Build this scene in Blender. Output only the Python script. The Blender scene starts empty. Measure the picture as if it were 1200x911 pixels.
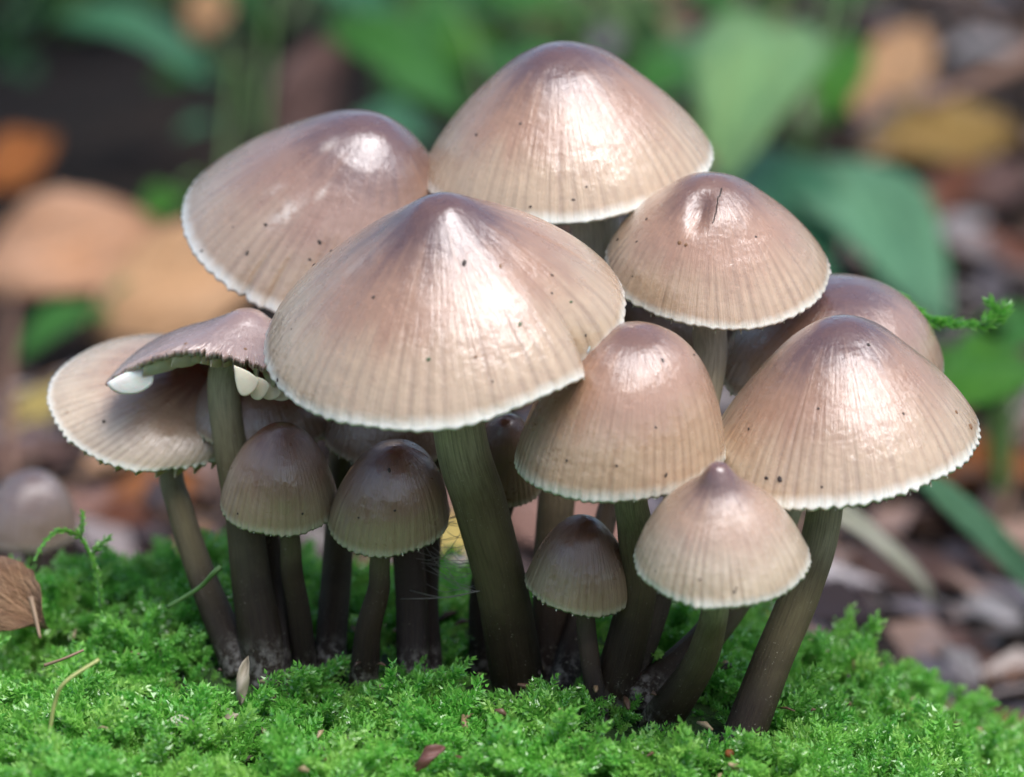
import bpy, math, random
import numpy as np
from mathutils import Vector

# ------------------------------------------------------------------ camera, sky, sun, exposure
SC = bpy.context.scene
COL = SC.collection
U = 0.01                      # everything below is written in centimetres
PITCH = math.radians(17.0)
DIST = 60.0                   # camera to focus plane, cm
PXCM = 0.01                   # one photo pixel at the focus plane, cm
FOC = np.array([0.0, 0.0, 3.25])
FWD = np.array([0.0, math.cos(PITCH), -math.sin(PITCH)])
UPV = np.array([0.0, math.sin(PITCH), math.cos(PITCH)])
RGT = np.array([1.0, 0.0, 0.0])
CAM = FOC - FWD * DIST

cam_data = bpy.data.cameras.new('camera')
cam_data.lens = 36.0 * DIST / 12.0
cam_data.sensor_width = 36.0
cam_data.clip_start = 0.01
cam_data.clip_end = 200.0
cam_data.dof.use_dof = True
cam_data.dof.focus_distance = (DIST - 0.9) * U
cam_data.dof.aperture_fstop = 17.0
cam = bpy.data.objects.new('camera', cam_data)
COL.objects.link(cam)
cam.location = CAM * U
cam.rotation_euler = (math.radians(90) - PITCH, 0, 0)
SC.camera = cam

SUN_DIR = Vector((0.27, -0.34, 0.90)).normalized()      # towards the bright opening overhead
SUN_EL = math.asin(SUN_DIR.z)
SUN_AZ = math.atan2(SUN_DIR.x, SUN_DIR.y)
world = bpy.data.worlds.new('World')
SC.world = world
world.use_nodes = True
wn = world.node_tree
bg = wn.nodes['Background']
sky = wn.nodes.new('ShaderNodeTexSky')
sky.sky_type = 'NISHITA'
sky.sun_disc = False
sky.sun_elevation = SUN_EL
sky.sun_rotation = SUN_AZ
sky.dust_density = 3.0
wn.links.new(sky.outputs[0], bg.inputs[0])
bg.inputs[1].default_value = 0.095
sun_data = bpy.data.lights.new('sun', 'SUN')
sun_data.energy = 1.5
sun_data.angle = math.radians(40)
sun_data.color = (0.95, 0.95, 1.0)
sun = bpy.data.objects.new('sun', sun_data)
COL.objects.link(sun)
sun.rotation_euler = SUN_DIR.to_track_quat('Z', 'Y').to_euler()
sun.location = (0, 0, 2)
SC.view_settings.view_transform = 'Standard'
SC.view_settings.look = 'None'
SC.view_settings.gamma = 1.0
SC.view_settings.use_curve_mapping = False
SC.view_settings.exposure = 1.2
SC.render.engine = 'CYCLES'
SC.cycles.use_denoising = True
SC.cycles.max_bounces = 8
SC.cycles.diffuse_bounces = 4
SC.cycles.glossy_bounces = 3
SC.cycles.transmission_bounces = 6
SC.cycles.transparent_max_bounces = 8
SC.cycles.sample_clamp_indirect = 6.0

rng = np.random.default_rng(11)
random.seed(11)

# ------------------------------------------------------------------ pixel helpers
def px(u, v, rd=0.0):
    """photo pixel -> point (cm) at depth DIST+rd along the view axis"""
    d = DIST + rd
    s = PXCM * d / DIST
    return CAM + FWD * d + RGT * (u - 600) * s + UPV * (455.5 - v) * s

def ray(u, v):
    k = PXCM / DIST
    return FWD + RGT * (u - 600) * k + UPV * (455.5 - v) * k

def project(P):
    q = np.asarray(P) - CAM
    d = q @ FWD
    return np.stack([600 + (q @ RGT) / d * DIST / PXCM, 455.5 - (q @ UPV) / d * DIST / PXCM, d], -1)

def sstep(a, b, x):
    t = np.clip((x - a) / (b - a), 0, 1)
    return t * t * (3 - 2 * t)

def wave2(x, y, seed, f, n=6):
    r = np.random.default_rng(seed)
    out = 0
    for _ in range(n):
        a = r.uniform(0, 6.283); k = f * r.uniform(0.5, 1.5)
        out = out + np.sin(k * (x * math.cos(a) + y * math.sin(a)) + r.uniform(0, 6.283))
    return out / math.sqrt(n)

def floor_z(x, y):
    x = np.asarray(x, float); y = np.asarray(y, float)
    return -5.0 + 0.35 * wave2(x, y, 5, 0.25) + 0.12 * wave2(x, y, 6, 1.1) + 0.02 * np.maximum(0, y - 20)

def mound_z(x, y):
    """the mossy log top that the cluster grows from"""
    x = np.asarray(x, float); y = np.asarray(y, float)
    z = -0.42 - 0.075 * np.maximum(0, x - 1.3) ** 2 - 0.12 * np.maximum(0, -x - 4.6) ** 2 * sstep(-2.0, 1.0, y)
    y0 = np.interp(x, [-6.2, -4.6, -3.0, -1.6, -0.6, 1.5, 3.5], [0.9, 2.8, 2.7, 1.9, 1.1, 0.9, 0.9])
    z = z - 0.13 * np.maximum(0, y - y0) ** 2 - 0.045 * np.maximum(0, -3.5 - y) ** 2
    z = z + 0.13 * wave2(x, y, 2, 1.3) + 0.08 * wave2(x, y, 3, 3.2)
    return z

def hit(fun, u, v, add=0.0):
    d = ray(u, v)
    t0 = DIST * 0.75; t1 = DIST * 3.2
    ts = np.linspace(t0, t1, 1500)
    P = CAM + ts[:, None] * d
    f = P[:, 2] - fun(P[:, 0], P[:, 1]) - add
    k = np.argmax(f < 0)
    if f[k] >= 0:
        k = len(ts) - 1
    return P[k]

# ------------------------------------------------------------------ mesh helpers
def mesh(name, verts, faces, mat=None, smooth=True, attrs=None, mats=None, face_mat=None):
    me = bpy.data.meshes.new(name)
    verts = np.asarray(verts, float) * U
    if isinstance(faces, np.ndarray):
        faces = faces.tolist()
    me.from_pydata(verts.tolist(), [], faces)
    if smooth:
        me.polygons.foreach_set('use_smooth', np.ones(len(me.polygons), bool))
    for k, a in (attrs or {}).items():
        a = np.asarray(a, np.float32)
        if a.ndim == 1:
            at = me.attributes.new(k, 'FLOAT', 'POINT'); at.data.foreach_set('value', a)
        elif a.shape[1] == 3:
            at = me.attributes.new(k, 'FLOAT_VECTOR', 'POINT'); at.data.foreach_set('vector', a.ravel())
        else:
            at = me.attributes.new(k, 'FLOAT_COLOR', 'POINT'); at.data.foreach_set('color', a.ravel())
    for m in (mats or ([mat] if mat else [])):
        me.materials.append(m)
    if face_mat is not None:
        me.polygons.foreach_set('material_index', np.asarray(face_mat, np.int32))
    me.update()
    return me

def obj(name, me, parent=None, loc=None):
    o = bpy.data.objects.new(name, me)
    COL.objects.link(o)
    if parent is not None:
        o.parent = parent
    if loc is not None:
        o.location = np.asarray(loc) * U
    return o

def tag(o, label=None, cat=None, group=None, kind=None):
    if label: o['label'] = label
    if cat: o['category'] = cat
    if group: o['group'] = group
    if kind: o['kind'] = kind
    return o

def thing(name, label, cat, base, group=None):
    o = bpy.data.objects.new(name, None)
    o.empty_display_size = 0.005
    COL.objects.link(o)
    o.location = np.asarray(base) * U
    return tag(o, label, cat, group)

def grid_faces(nr, nc, wrap=False):
    i = np.arange(nr - 1)[:, None]; 
    j = np.arange(nc if wrap else nc - 1)[None, :]
    a = i * nc + j; b = i * nc + (j + 1) % nc
    return np.stack([a, b, b + nc, a + nc], -1).reshape(-1, 4)

def norm(v):
    v = np.asarray(v, float)
    return v / (np.linalg.norm(v, axis=-1, keepdims=True) + 1e-12)

def catmull(P, n):
    P = np.asarray(P, float)
    Q = np.vstack([2 * P[0] - P[1], P, 2 * P[-1] - P[-2]])
    seg = np.linspace(0, len(P) - 1 - 1e-9, n)
    i = seg.astype(int); t = (seg - i)[:, None]
    p0, p1, p2, p3 = Q[i], Q[i + 1], Q[i + 2], Q[i + 3]
    return 0.5 * (2 * p1 + (p2 - p0) * t + (2 * p0 - 5 * p1 + 4 * p2 - p3) * t ** 2 + (3 * p1 - p0 - 3 * p2 + p3) * t ** 3)

def tube(pts, radii, sides=10, rough=0.0, seed=0, cap_end=True):
    """verts, faces, h(0..1) for a tapered tube through pts"""
    pts = np.asarray(pts, float); n = len(pts)
    radii = np.broadcast_to(np.asarray(radii, float), (n,))
    T = norm(np.gradient(pts, axis=0))
    ref = np.array([0.0, -1.0, 0.2])
    A = norm(np.cross(T, ref)); B = np.cross(T, A)
    th = np.linspace(0, 2 * np.pi, sides, endpoint=False)
    r = radii[:, None] * np.ones(sides)
    if rough:
        hh = np.linspace(0, 1, n)[:, None]
        r = r * (1 + rough * (np.sin(2 * th + 6 * hh + seed) + 0.6 * np.sin(3 * th - 9 * hh + 2 * seed) + 0.5 * np.sin(17 * hh + seed)))
    V = pts[:, None, :] + r[..., None] * (np.cos(th)[None, :, None] * A[:, None] + np.sin(th)[None, :, None] * B[:, None])
    F = grid_faces(n, sides, True).tolist()
    V = V.reshape(-1, 3)
    h = np.repeat(np.linspace(0, 1, n), sides)
    if cap_end:
        F.append(list(range(sides))[::-1]); F.append(list(range((n - 1) * sides, n * sides)))
    return V, F, h

class Bag:
    def __init__(s): s.v = []; s.f = []; s.a = {}; s.n = 0
    def add(s, V, F, **attrs):
        V = np.asarray(V, float)
        s.v.append(V)
        s.f += [[i + s.n for i in f] for f in F]
        for k, a in attrs.items():
            a = np.asarray(a, float)
            if a.ndim == 0: a = np.full(len(V), float(a))
            elif a.ndim == 1 and len(a) in (3, 4) and len(a) != len(V): a = np.tile(a, (len(V), 1))
            elif a.ndim == 1 and k == 'col': a = np.tile(a, (len(V), 1))
            s.a.setdefault(k, []).append(a)
        s.n += len(V)
    def mesh(s, name, mat, smooth=True):
        return mesh(name, np.vstack(s.v), s.f, mat, smooth, {k: np.concatenate(a) for k, a in s.a.items()})

# ------------------------------------------------------------------ material helpers
class NT:
    def __init__(s, name):
        s.m = bpy.data.materials.new(name); s.m.use_nodes = True
        s.t = s.m.node_tree; s.b = s.t.nodes['Principled BSDF']; s.out = s.t.nodes['Material Output']
    def n(s, typ, **kw):
        x = s.t.nodes.new(typ)
        for k, v in kw.items(): setattr(x, k, v)
        return x
    def set(s, sock, v):
        if isinstance(v, bpy.types.NodeSocket): s.t.links.new(v, sock)
        else:
            if hasattr(sock, 'default_value') and isinstance(v, (tuple, list)) and len(v) == 3 and sock.type == 'RGBA': v = (*v, 1)
            sock.default_value = v
    def attr(s, name, out='Fac'):
        return s.n('ShaderNodeAttribute', attribute_name=name).outputs[out]
    def math(s, op, a, b=None, c=None, clamp=False):
        x = s.n('ShaderNodeMath', operation=op, use_clamp=clamp)
        for i, v in enumerate((a, b, c)):
            if v is not None: s.set(x.inputs[i], v)
        return x.outputs[0]
    def vmul(s, v, k):
        x = s.n('ShaderNodeVectorMath', operation='MULTIPLY'); s.set(x.inputs[0], v); x.inputs[1].default_value = k
        return x.outputs[0]
    def noise(s, vec, scale, detail=3, rough=0.55, dist=0.0):
        x = s.n('ShaderNodeTexNoise'); 
        if vec is not None: s.set(x.inputs['Vector'], vec)
        x.inputs['Scale'].default_value = scale; x.inputs['Detail'].default_value = detail
        x.inputs['Roughness'].default_value = rough; x.inputs['Distortion'].default_value = dist
        return x.outputs['Fac']
    def obj(s): return s.n('ShaderNodeTexCoord').outputs['Object']
    def rng(s, v, a, b, c, d, smooth=False):
        x = s.n('ShaderNodeMapRange'); x.clamp = True
        if smooth: x.interpolation_type = 'SMOOTHSTEP'
        s.set(x.inputs[0], v)
        for i, k in enumerate((a, b, c, d)): x.inputs[i + 1].default_value = k
        return x.outputs[0]
    def ramp(s, v, stops, interp='EASE'):
        x = s.n('ShaderNodeValToRGB'); s.set(x.inputs[0], v); cr = x.color_ramp; cr.interpolation = interp
        while len(cr.elements) < len(stops): cr.elements.new(0.5)
        for e, (p, c) in zip(cr.elements, stops): e.position = p; e.color = (*c, 1)
        return x.outputs[0]
    def mix(s, f, a, b, mode='MIX'):
        x = s.n('ShaderNodeMix', data_type='RGBA', blend_type=mode)
        s.set(x.inputs[0], f); s.set(x.inputs[6], a); s.set(x.inputs[7], b)
        return x.outputs[2]
    def bump(s, h, strength, dist, prev=None):
        x = s.n('ShaderNodeBump'); s.set(x.inputs['Height'], h)
        x.inputs['Strength'].default_value = strength; x.inputs['Distance'].default_value = dist
        if prev is not None: s.set(x.inputs['Normal'], prev)
        return x.outputs[0]
    def p(s, **kw):
        for k, v in kw.items(): s.set(s.b.inputs[k.replace('_', ' ')], v)
        return s.m
    def translucent(s, col, fac):
        tr = s.n('ShaderNodeBsdfTranslucent'); s.set(tr.inputs[0], col)
        mx = s.n('ShaderNodeMixShader'); s.set(mx.inputs[0], fac)
        s.t.links.new(s.b.outputs[0], mx.inputs[1]); s.t.links.new(tr.outputs[0], mx.inputs[2])
        s.t.links.new(mx.outputs[0], s.out.inputs[0])

def cap_material(name, centre, mid, outer, rim, streak=1.0, rough=0.30, groove=0.38):
    k = NT(name)
    co = k.attr('capco', 'Vector')
    sep = k.n('ShaderNodeSeparateXYZ'); k.set(sep.inputs[0], co); t = sep.outputs[2]
    ob = k.obj()
    blot = k.noise(ob, 130, 3, 0.6)
    rad = k.noise(k.vmul(co, (1, 1, 0.12)), 9, 3, 0.6)
    tt = k.math('ADD', t, k.math('MULTIPLY', k.math('SUBTRACT', blot, 0.5), 0.28))
    tt = k.math('ADD', tt, k.math('MULTIPLY', k.math('SUBTRACT', rad, 0.5), 0.30), clamp=True)
    col = k.ramp(tt, [(0.0, centre), (0.16, centre), (0.50, mid), (0.86, outer), (1.0, outer)])
    fib = k.noise(k.vmul(co, (1, 1, 0.05)), 42, 4, 0.65)
    col = k.mix(k.math('MULTIPLY', k.rng(fib, 0.35, 0.75, 0.0, 0.20), streak), col, (0.16, 0.095, 0.06), 'MIX')
    blot2 = k.noise(ob, 420, 4, 0.65)
    col = k.mix(k.rng(blot2, 0.5, 0.8, 0, 0.30), col, (0.20, 0.10, 0.055))
    g = k.attr('groove')
    col = k.mix(k.math('MULTIPLY', g, groove), col, (0.15, 0.085, 0.045))
    col = k.mix(k.rng(k.math('ADD', t, k.math('MULTIPLY', k.math('SUBTRACT', rad, 0.5), 0.05)), 0.925, 1.0, 0, 0.95, True), col, rim)
    sc = k.math('MULTIPLY', k.attr('scar'), k.rng(k.noise(ob, 700, 4, 0.7), 0.38, 0.55, 0, 1))
    col = k.mix(k.math('MULTIPLY', sc, 0.7), col, (0.66, 0.58, 0.49))
    fine = k.noise(k.vmul(co, (1, 1, 0.035)), 85, 3, 0.7)
    fine2 = k.noise(k.vmul(co, (1, 1, 0.10)), 30, 3, 0.65)
    grain = k.noise(ob, 4500, 2, 0.6)
    fade = k.rng(t, 0.03, 0.22, 0.0, 1.0, True)
    hgt = k.math('ADD', k.math('MULTIPLY', fine, fade), k.math('MULTIPLY', k.math('MULTIPLY', fine2, 2.0), fade))
    hgt = k.math('MULTIPLY', hgt, k.rng(t, 0.0, 0.7, 0.15, 1.0))
    b1 = k.bump(hgt, 0.75, 0.00008)
    b2 = k.bump(grain, 0.30, 0.00007, b1)
    lump = k.noise(ob, 260, 3, 0.6)
    b3 = k.bump(lump, 0.42, 0.00065, b2)
    ro = k.math('ADD', k.rng(k.noise(ob, 300, 3, 0.6), 0.3, 0.7, -0.09, 0.09), rough)
    k.p(Base_Color=col, Roughness=ro, Normal=b3, Subsurface_Weight=0.22, Subsurface_Scale=0.0018,
        Subsurface_Radius=(1.0, 0.62, 0.42), Specular_IOR_Level=0.5, Coat_Weight=1.0, Coat_Roughness=k.rng(k.noise(ob, 340, 4, 0.65), 0.35, 0.65, 0.09, 0.19), Coat_IOR=1.62)
    k.set(k.b.inputs['Coat Normal'], b3)
    return k.m

TAN = cap_material('cap_tan', (0.105, 0.050, 0.042), (0.36, 0.205, 0.122), (0.51, 0.37, 0.235), (0.80, 0.77, 0.66))
TAN_WARM = cap_material('cap_warm', (0.17, 0.085, 0.056), (0.39, 0.222, 0.135), (0.51, 0.355, 0.225), (0.78, 0.74, 0.62))
GREYTAN = cap_material('cap_grey', (0.11, 0.056, 0.050), (0.30, 0.175, 0.120), (0.43, 0.31, 0.21), (0.78, 0.75, 0.66))
PALE = cap_material('cap_pale', (0.14, 0.07, 0.055), (0.42, 0.275, 0.18), (0.60, 0.475, 0.33), (0.74, 0.70, 0.58))
DARK = cap_material('cap_dark', (0.10, 0.042, 0.026), (0.205, 0.108, 0.06), (0.34, 0.255, 0.155), (0.48, 0.43, 0.31), rough=0.34)
BROWN = cap_material('cap_brown', (0.12, 0.06, 0.04), (0.21, 0.125, 0.08), (0.27, 0.18, 0.115), (0.5, 0.43, 0.32), groove=0.35)
BROKEN = cap_material('cap_broken', (0.28, 0.19, 0.165), (0.34, 0.245, 0.21), (0.40, 0.31, 0.26), (0.30, 0.17, 0.09), rough=0.26, groove=0.15)

DULL = cap_material('cap_dull', (0.13, 0.085, 0.07), (0.19, 0.13, 0.105), (0.25, 0.18, 0.14), (0.4, 0.33, 0.27))
def stem_material(name, top, mid, base):
    k = NT(name)
    h = k.attr('h'); ob = k.obj()
    co = k.attr('stemco', 'Vector')
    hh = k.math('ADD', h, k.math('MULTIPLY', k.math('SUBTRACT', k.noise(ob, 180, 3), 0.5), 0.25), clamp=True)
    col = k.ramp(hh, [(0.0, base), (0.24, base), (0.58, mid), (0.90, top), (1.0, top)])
    fib = k.noise(k.vmul(co, (1, 1, 0.25)), 12, 4, 0.7)
    col = k.mix(k.rng(fib, 0.4, 0.7, 0, 0.6), col, (0.05, 0.035, 0.02))
    sp = k.rng(k.noise(ob, 3600, 2, 0.6), 0.66, 0.74, 0, 0.55)
    sp2 = k.math('MULTIPLY', sp, k.rng(k.noise(ob, 260, 2), 0.42, 0.62, 0, 1))
    col = k.mix(sp2, col, (0.55, 0.52, 0.40))
    fz = k.math('MULTIPLY', k.rng(h, 0.10, 0.24, 1, 0, True), k.rng(k.noise(ob, 900, 4, 0.7), 0.45, 0.62, 0, 0.55))
    col = k.mix(fz, col, (0.40, 0.37, 0.32))
    b = k.bump(fib, 0.6, 0.0004)
    b = k.bump(k.noise(ob, 3600, 2, 0.6), 0.3, 0.0001, b)
    return k.p(Base_Color=col, Roughness=0.5, Specular_IOR_Level=0.25, Normal=b, Subsurface_Weight=0.15, Subsurface_Scale=0.002, Subsurface_Radius=(1, 0.8, 0.4))

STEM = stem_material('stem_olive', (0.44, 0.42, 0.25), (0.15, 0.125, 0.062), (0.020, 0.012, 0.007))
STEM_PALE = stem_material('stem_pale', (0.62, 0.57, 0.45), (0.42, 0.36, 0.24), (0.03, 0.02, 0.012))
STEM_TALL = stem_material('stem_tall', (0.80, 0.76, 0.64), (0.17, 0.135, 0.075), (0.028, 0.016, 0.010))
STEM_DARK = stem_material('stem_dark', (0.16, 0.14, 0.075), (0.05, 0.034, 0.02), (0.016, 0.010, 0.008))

def plain(name, c, rough=0.6, var=0.3, scale=300, sss=0.0, trans=None):
    k = NT(name); ob = k.obj()
    n = k.noise(ob, scale, 4, 0.6)
    col = k.mix(k.rng(n, 0.3, 0.75, 0, var), c, tuple(x * 0.4 for x in c))
    k.p(Base_Color=col, Roughness=rough, Normal=k.bump(n, 0.3, 0.0004))
    if sss: k.p(Subsurface_Weight=sss, Subsurface_Scale=0.002)
    if trans: k.translucent(col, trans)
    return k.m
GILL = plain('gill_cream', (0.66, 0.60, 0.44), 0.5, 0.12, 500, 0.3)
GILL_WHITE = plain('gill_white', (0.66, 0.67, 0.61), 0.35, 0.06, 500, 0.5)
SPECK = plain('speck_dark', (0.035, 0.022, 0.015), 0.6, 0.4, 2000)
SPECK_GREEN = plain('speck_green', (0.06, 0.11, 0.04), 0.6, 0.4, 2000)
SPECK_TAN = plain('speck_tan', (0.22, 0.11, 0.045), 0.5, 0.4, 2000)

# ------------------------------------------------------------------ terrain
def nonuni(lo, hi, step, far, nfar):
    core = np.arange(lo, hi + 1e-6, step)
    g = np.geomspace(1, 1 + far, nfar) - 1
    return np.concatenate([lo - g[:0:-1], core, hi + g[1:]])

gx = nonuni(-70, 70, 1.0, 3000, 40); gy = nonuni(-40, 140, 1.0, 3000, 40)
X, Y = np.meshgrid(gx, gy)
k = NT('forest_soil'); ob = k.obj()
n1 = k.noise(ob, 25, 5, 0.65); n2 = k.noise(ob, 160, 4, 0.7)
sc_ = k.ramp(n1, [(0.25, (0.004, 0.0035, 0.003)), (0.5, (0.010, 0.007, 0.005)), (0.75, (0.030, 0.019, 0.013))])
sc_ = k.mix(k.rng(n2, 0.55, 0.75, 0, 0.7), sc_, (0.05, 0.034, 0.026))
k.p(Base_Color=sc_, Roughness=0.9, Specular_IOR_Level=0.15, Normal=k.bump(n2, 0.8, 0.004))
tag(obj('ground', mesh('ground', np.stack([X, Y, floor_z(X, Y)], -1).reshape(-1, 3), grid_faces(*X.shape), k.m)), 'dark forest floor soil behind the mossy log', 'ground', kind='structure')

gx = np.arange(-15, 15.01, 0.2); gy = np.arange(-11, 11.01, 0.2)
X, Y = np.meshgrid(gx, gy)
Z = np.maximum(mound_z(X, Y), -7)
edge = np.maximum(sstep(11, 15, np.abs(X)), np.maximum(sstep(8, 11, -Y), sstep(8, 11, Y)))
Z = Z * (1 - edge) - 7 * edge
k = NT('moss_bed'); ob = k.obj()
n1 = k.noise(ob, 160, 4, 0.65)
k.p(Base_Color=k.ramp(n1, [(0.3, (0.012, 0.022, 0.006)), (0.55, (0.03, 0.075, 0.012)), (0.75, (0.045, 0.035, 0.015))]), Roughness=0.85, Normal=k.bump(n1, 0.8, 0.003))
tag(obj('mound', mesh('mound', np.stack([X, Y, Z], -1).reshape(-1, 3), grid_faces(*X.shape), k.m)), 'rounded moss-covered log top under the mushrooms', 'mound', kind='structure')

# ------------------------------------------------------------------ mushrooms
PROFILES = {   # (radius, height) from apex to rim
    'cone':  [(0, 1), (.10, .990), (.21, .945), (.37, .838), (.54, .665), (.72, .46), (.86, .265), (.95, .11), (1, 0)],
    'umbo':  [(0, 1), (.08, .990), (.17, .93), (.30, .815), (.48, .66), (.67, .475), (.84, .275), (.95, .11), (1, 0)],
    'bell':  [(0, 1), (.12, .990), (.28, .945), (.47, .845), (.66, .68), (.82, .46), (.93, .23), (.985, .08), (1, 0)],
    'conic': [(0, 1), (.10, .985), (.21, .90), (.38, .72), (.55, .55), (.72, .38), (.87, .20), (.96, .07), (1, 0)],
    'dome':  [(0, 1), (.13, .988), (.32, .94), (.52, .835), (.71, .66), (.86, .43), (.95, .21), (.99, .07), (1, 0)],
    'nipple': [(0, 1), (.09, .985), (.165, .91), (.27, .795), (.46, .665), (.68, .485), (.86, .265), (.96, .09), (1, 0)],
    'flat':  [(0, 1), (.10, .98), (.22, .88), (.40, .74), (.60, .60), (.78, .43), (.90, .25), (.97, .09), (1, 0)],
}
def prof(name, t):
    P = np.array(PROFILES[name])
    s = np.concatenate([[0], np.cumsum(np.hypot(*np.diff(P, axis=0).T))]); s /= s[-1]
    Q = catmull(P, 400)
    sq = np.concatenate([[0], np.cumsum(np.hypot(*np.diff(Q, axis=0).T))]); sq /= sq[-1]
    return np.interp(t, sq, Q[:, 0]), np.interp(t, sq, Q[:, 1])

def fbm1(th, seed, ks):
    r = np.random.default_rng(seed); out = 0
    for kk in ks:
        out = out + r.uniform(0.4, 1.0) * np.cos(kk * th + r.uniform(0, 6.283))
    return out / len(ks)

SPECK_BASE = None
def speck_mesh_add(bag, P, N, size, seed, elong=1.0):
    r = np.random.default_rng(seed)
    T = norm(np.cross(N, r.normal(size=3))); B = np.cross(N, T)
    V = []; F = []
    rings = [(0.0, 0.9), (0.55, 0.75), (0.9, 0.25), (0.75, -0.3)]
    V.append(P + N * size * 0.55)
    for rr, hh in rings[1:]:
        for j in range(6):
            a = j / 6 * 6.283; q = rr * r.uniform(0.75, 1.2)
            V.append(P + T * math.cos(a) * q * size * elong + B * math.sin(a) * q * size + N * hh * size * 0.55)
    for j in range(6):
        F.append([0, 1 + j, 1 + (j + 1) % 6])
        for m in (0, 1):
            F.append([1 + m * 6 + j, 7 + m * 6 + j, 7 + m * 6 + (j + 1) % 6, 1 + m * 6 + (j + 1) % 6])
    bag.add(V, F)

def mushroom(label, L, R, b, apex, rd, profile, mat, stem, widths, stem_mat, grooves=64, seed=1, wav=0.03, wavz=0.05,
             notch=None, tmax=None, specks=(), scars=(), res=8, group=None, name='mushroom', base_rd=None, teeth=1.0,
             gills=True, base_fun=None, groove_depth=0.006, dents=(), top_rd=None, cracks=()):
    L = np.array(L, float); R = np.array(R, float); A2 = np.array(apex, float)
    c2 = (L + R) / 2; a = np.linalg.norm(R - L) / 2; mu = (R - L) / (2 * a)
    pu = np.array([mu[1], -mu[0]])
    e = math.asin(min(0.93, b / a))
    d = DIST + rd; s = PXCM * d / DIST
    C3 = px(*c2, rd)
    v = norm(C3 - CAM); rr = norm(RGT - (RGT @ v) * v); uu = np.cross(rr, v)
    M = rr * mu[0] - uu * mu[1]
    PUv = rr * pu[0] - uu * pu[1]
    A = PUv * math.cos(e) - v * math.sin(e)
    Yb = np.cross(A, M)
    off = A2 - c2
    H = (off @ pu) / math.cos(e) * s; sk = (off @ mu) * s; Rc = a * s
    # ---- stem path
    bf = base_fun or (lambda x, y: mound_z(x, y))
    base = hit(bf, *stem[0], 0.36) if base_rd is None else px(*stem[0], base_rd)
    rb = (base - CAM) @ FWD - DIST
    npt = len(stem)
    rt = rd if top_rd is None else top_rd
    pts = [base]
    for i in range(1, npt):
        f = i / (npt - 0.3)
        pts.append(px(*stem[i], rb + (rt - rb) * f))
    wcm = [w * PXCM * 0.5 for w in widths]
    pts.append(C3 + M * sk * 0.75 + A * H * 0.72)
    down = norm(pts[0] - pts[1])
    pts = [pts[0] + down * 0.45] + pts
    wcm = [wcm[0] * 1.05] + wcm + [wcm[-1] * 0.95]
    root = thing(name, label, 'mushroom', base, group)
    STEM_LIST.append(base[:2])
    nseg = 44
    cp = catmull(pts, nseg)
    rad = np.interp(np.linspace(0, len(pts) - 1, nseg), np.arange(len(pts)), wcm)
    V, F, h = tube(cp, rad, 22, 0.018, seed)
    th = np.tile(np.linspace(0, 2 * np.pi, 22, endpoint=False), nseg)
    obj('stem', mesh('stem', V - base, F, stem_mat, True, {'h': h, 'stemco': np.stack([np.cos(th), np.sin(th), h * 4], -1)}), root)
    # ---- cap
    nth = grooves * res; nt = 46
    th = np.linspace(0, 2 * np.pi, nth, endpoint=False)
    t = 1 - (1 - np.linspace(0.0, 1, nt)) ** 1.25; t[0] = 0.004
    TT, TH = np.meshgrid(t, th, indexing='ij')
    tcut = np.ones(nth) if tmax is None else np.clip(tmax(th), 0.05, 1)
    TE = TT * tcut[None, :]
    ph = grooves * TH + 1.1 * fbm1(TH, seed, (3, 5, 7, 11, 13)) * 2.2
    g = (0.5 + 0.5 * np.cos(ph)) ** 2.2
    vary = 0.25 + 0.75 * np.clip(fbm1(TH, seed + 3, (2, 4, 9, 15, 23)) * 1.6 + 0.5, 0, 1)
    start = 0.48 + 0.34 * fbm1(TH, seed + 9, (2, 3, 5, 21, 31))
    gm = g * vary * sstep(start, start + 0.35, TE)
    rp, hp = prof(profile, TE)
    lob = fbm1(TH, seed + 5, (2, 3, 4, 5))
    lobz = fbm1(TH, seed + 6, (2, 3, 5, 6))
    rmul = 1 + wav * lob * TE ** 2
    nz = wavz * lobz * TE ** 2.5
    # teeth on the margin
    rt_ = np.random.default_rng(seed + 50)
    rw = rt_.random(nth)
    tooth = 0.30 * (0.5 + 0.5 * np.cos(ph[-1] + math.pi)) * (0.4 + 1.2 * np.interp(np.arange(nth), np.arange(0, nth, 9), rt_.random(len(np.arange(0, nth, 9)))))
    tooth = tooth + 0.5 * (np.roll(rw, 1) * 0.25 + rw * 0.5 + np.roll(rw, -1) * 0.25) + 0.6 * np.interp(np.arange(nth), np.arange(0, nth, 23), rt_.random(len(np.arange(0, nth, 23)))) - 0.75
    edge_ = sstep(0.94, 1.0, TE) * (tcut[None, :] > 0.97)
    brk = 0
    if tmax is not None:
        brk = sstep(0.8, 1.0, TT) * (tcut[None, :] <= 0.97) * (rt_.random(nth) - 0.5)[None, :] * 0.05
    if notch:
        for (n0, wd, dep, lift) in notch:
            dth = (TH - n0 + np.pi) % (2 * np.pi) - np.pi
            wdw = np.where(dth > 0, wd * lift, wd)
            rmul = rmul - dep * np.exp(-np.abs(dth / wdw)) * TE ** 4
            nz = nz - 0.35 * dep * np.exp(-(dth / (wd * 2.2)) ** 2) * TE ** 2
    if notch:
        dth = (th - notch[0][0] + np.pi) % (2 * np.pi) - np.pi
        tooth = tooth * (1 + 2.2 * np.exp(-(dth / 0.10) ** 2))
    r_ = Rc * (rp * rmul + brk) + 0.032 * teeth * tooth[None, :] * edge_
    z_ = H * (hp + nz) - 0.030 * teeth * tooth[None, :] * edge_
    disp = -groove_depth * gm + 0.012 * wave2(TH * 3, TE * 7, seed + 70, 1.0) * sstep(0.1, 0.4, TE) * (1 - 0.5 * TE)
    r_ = r_ + disp * (0.55 + 0.35 * TE); z_ = z_ + disp * 0.6
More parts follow.
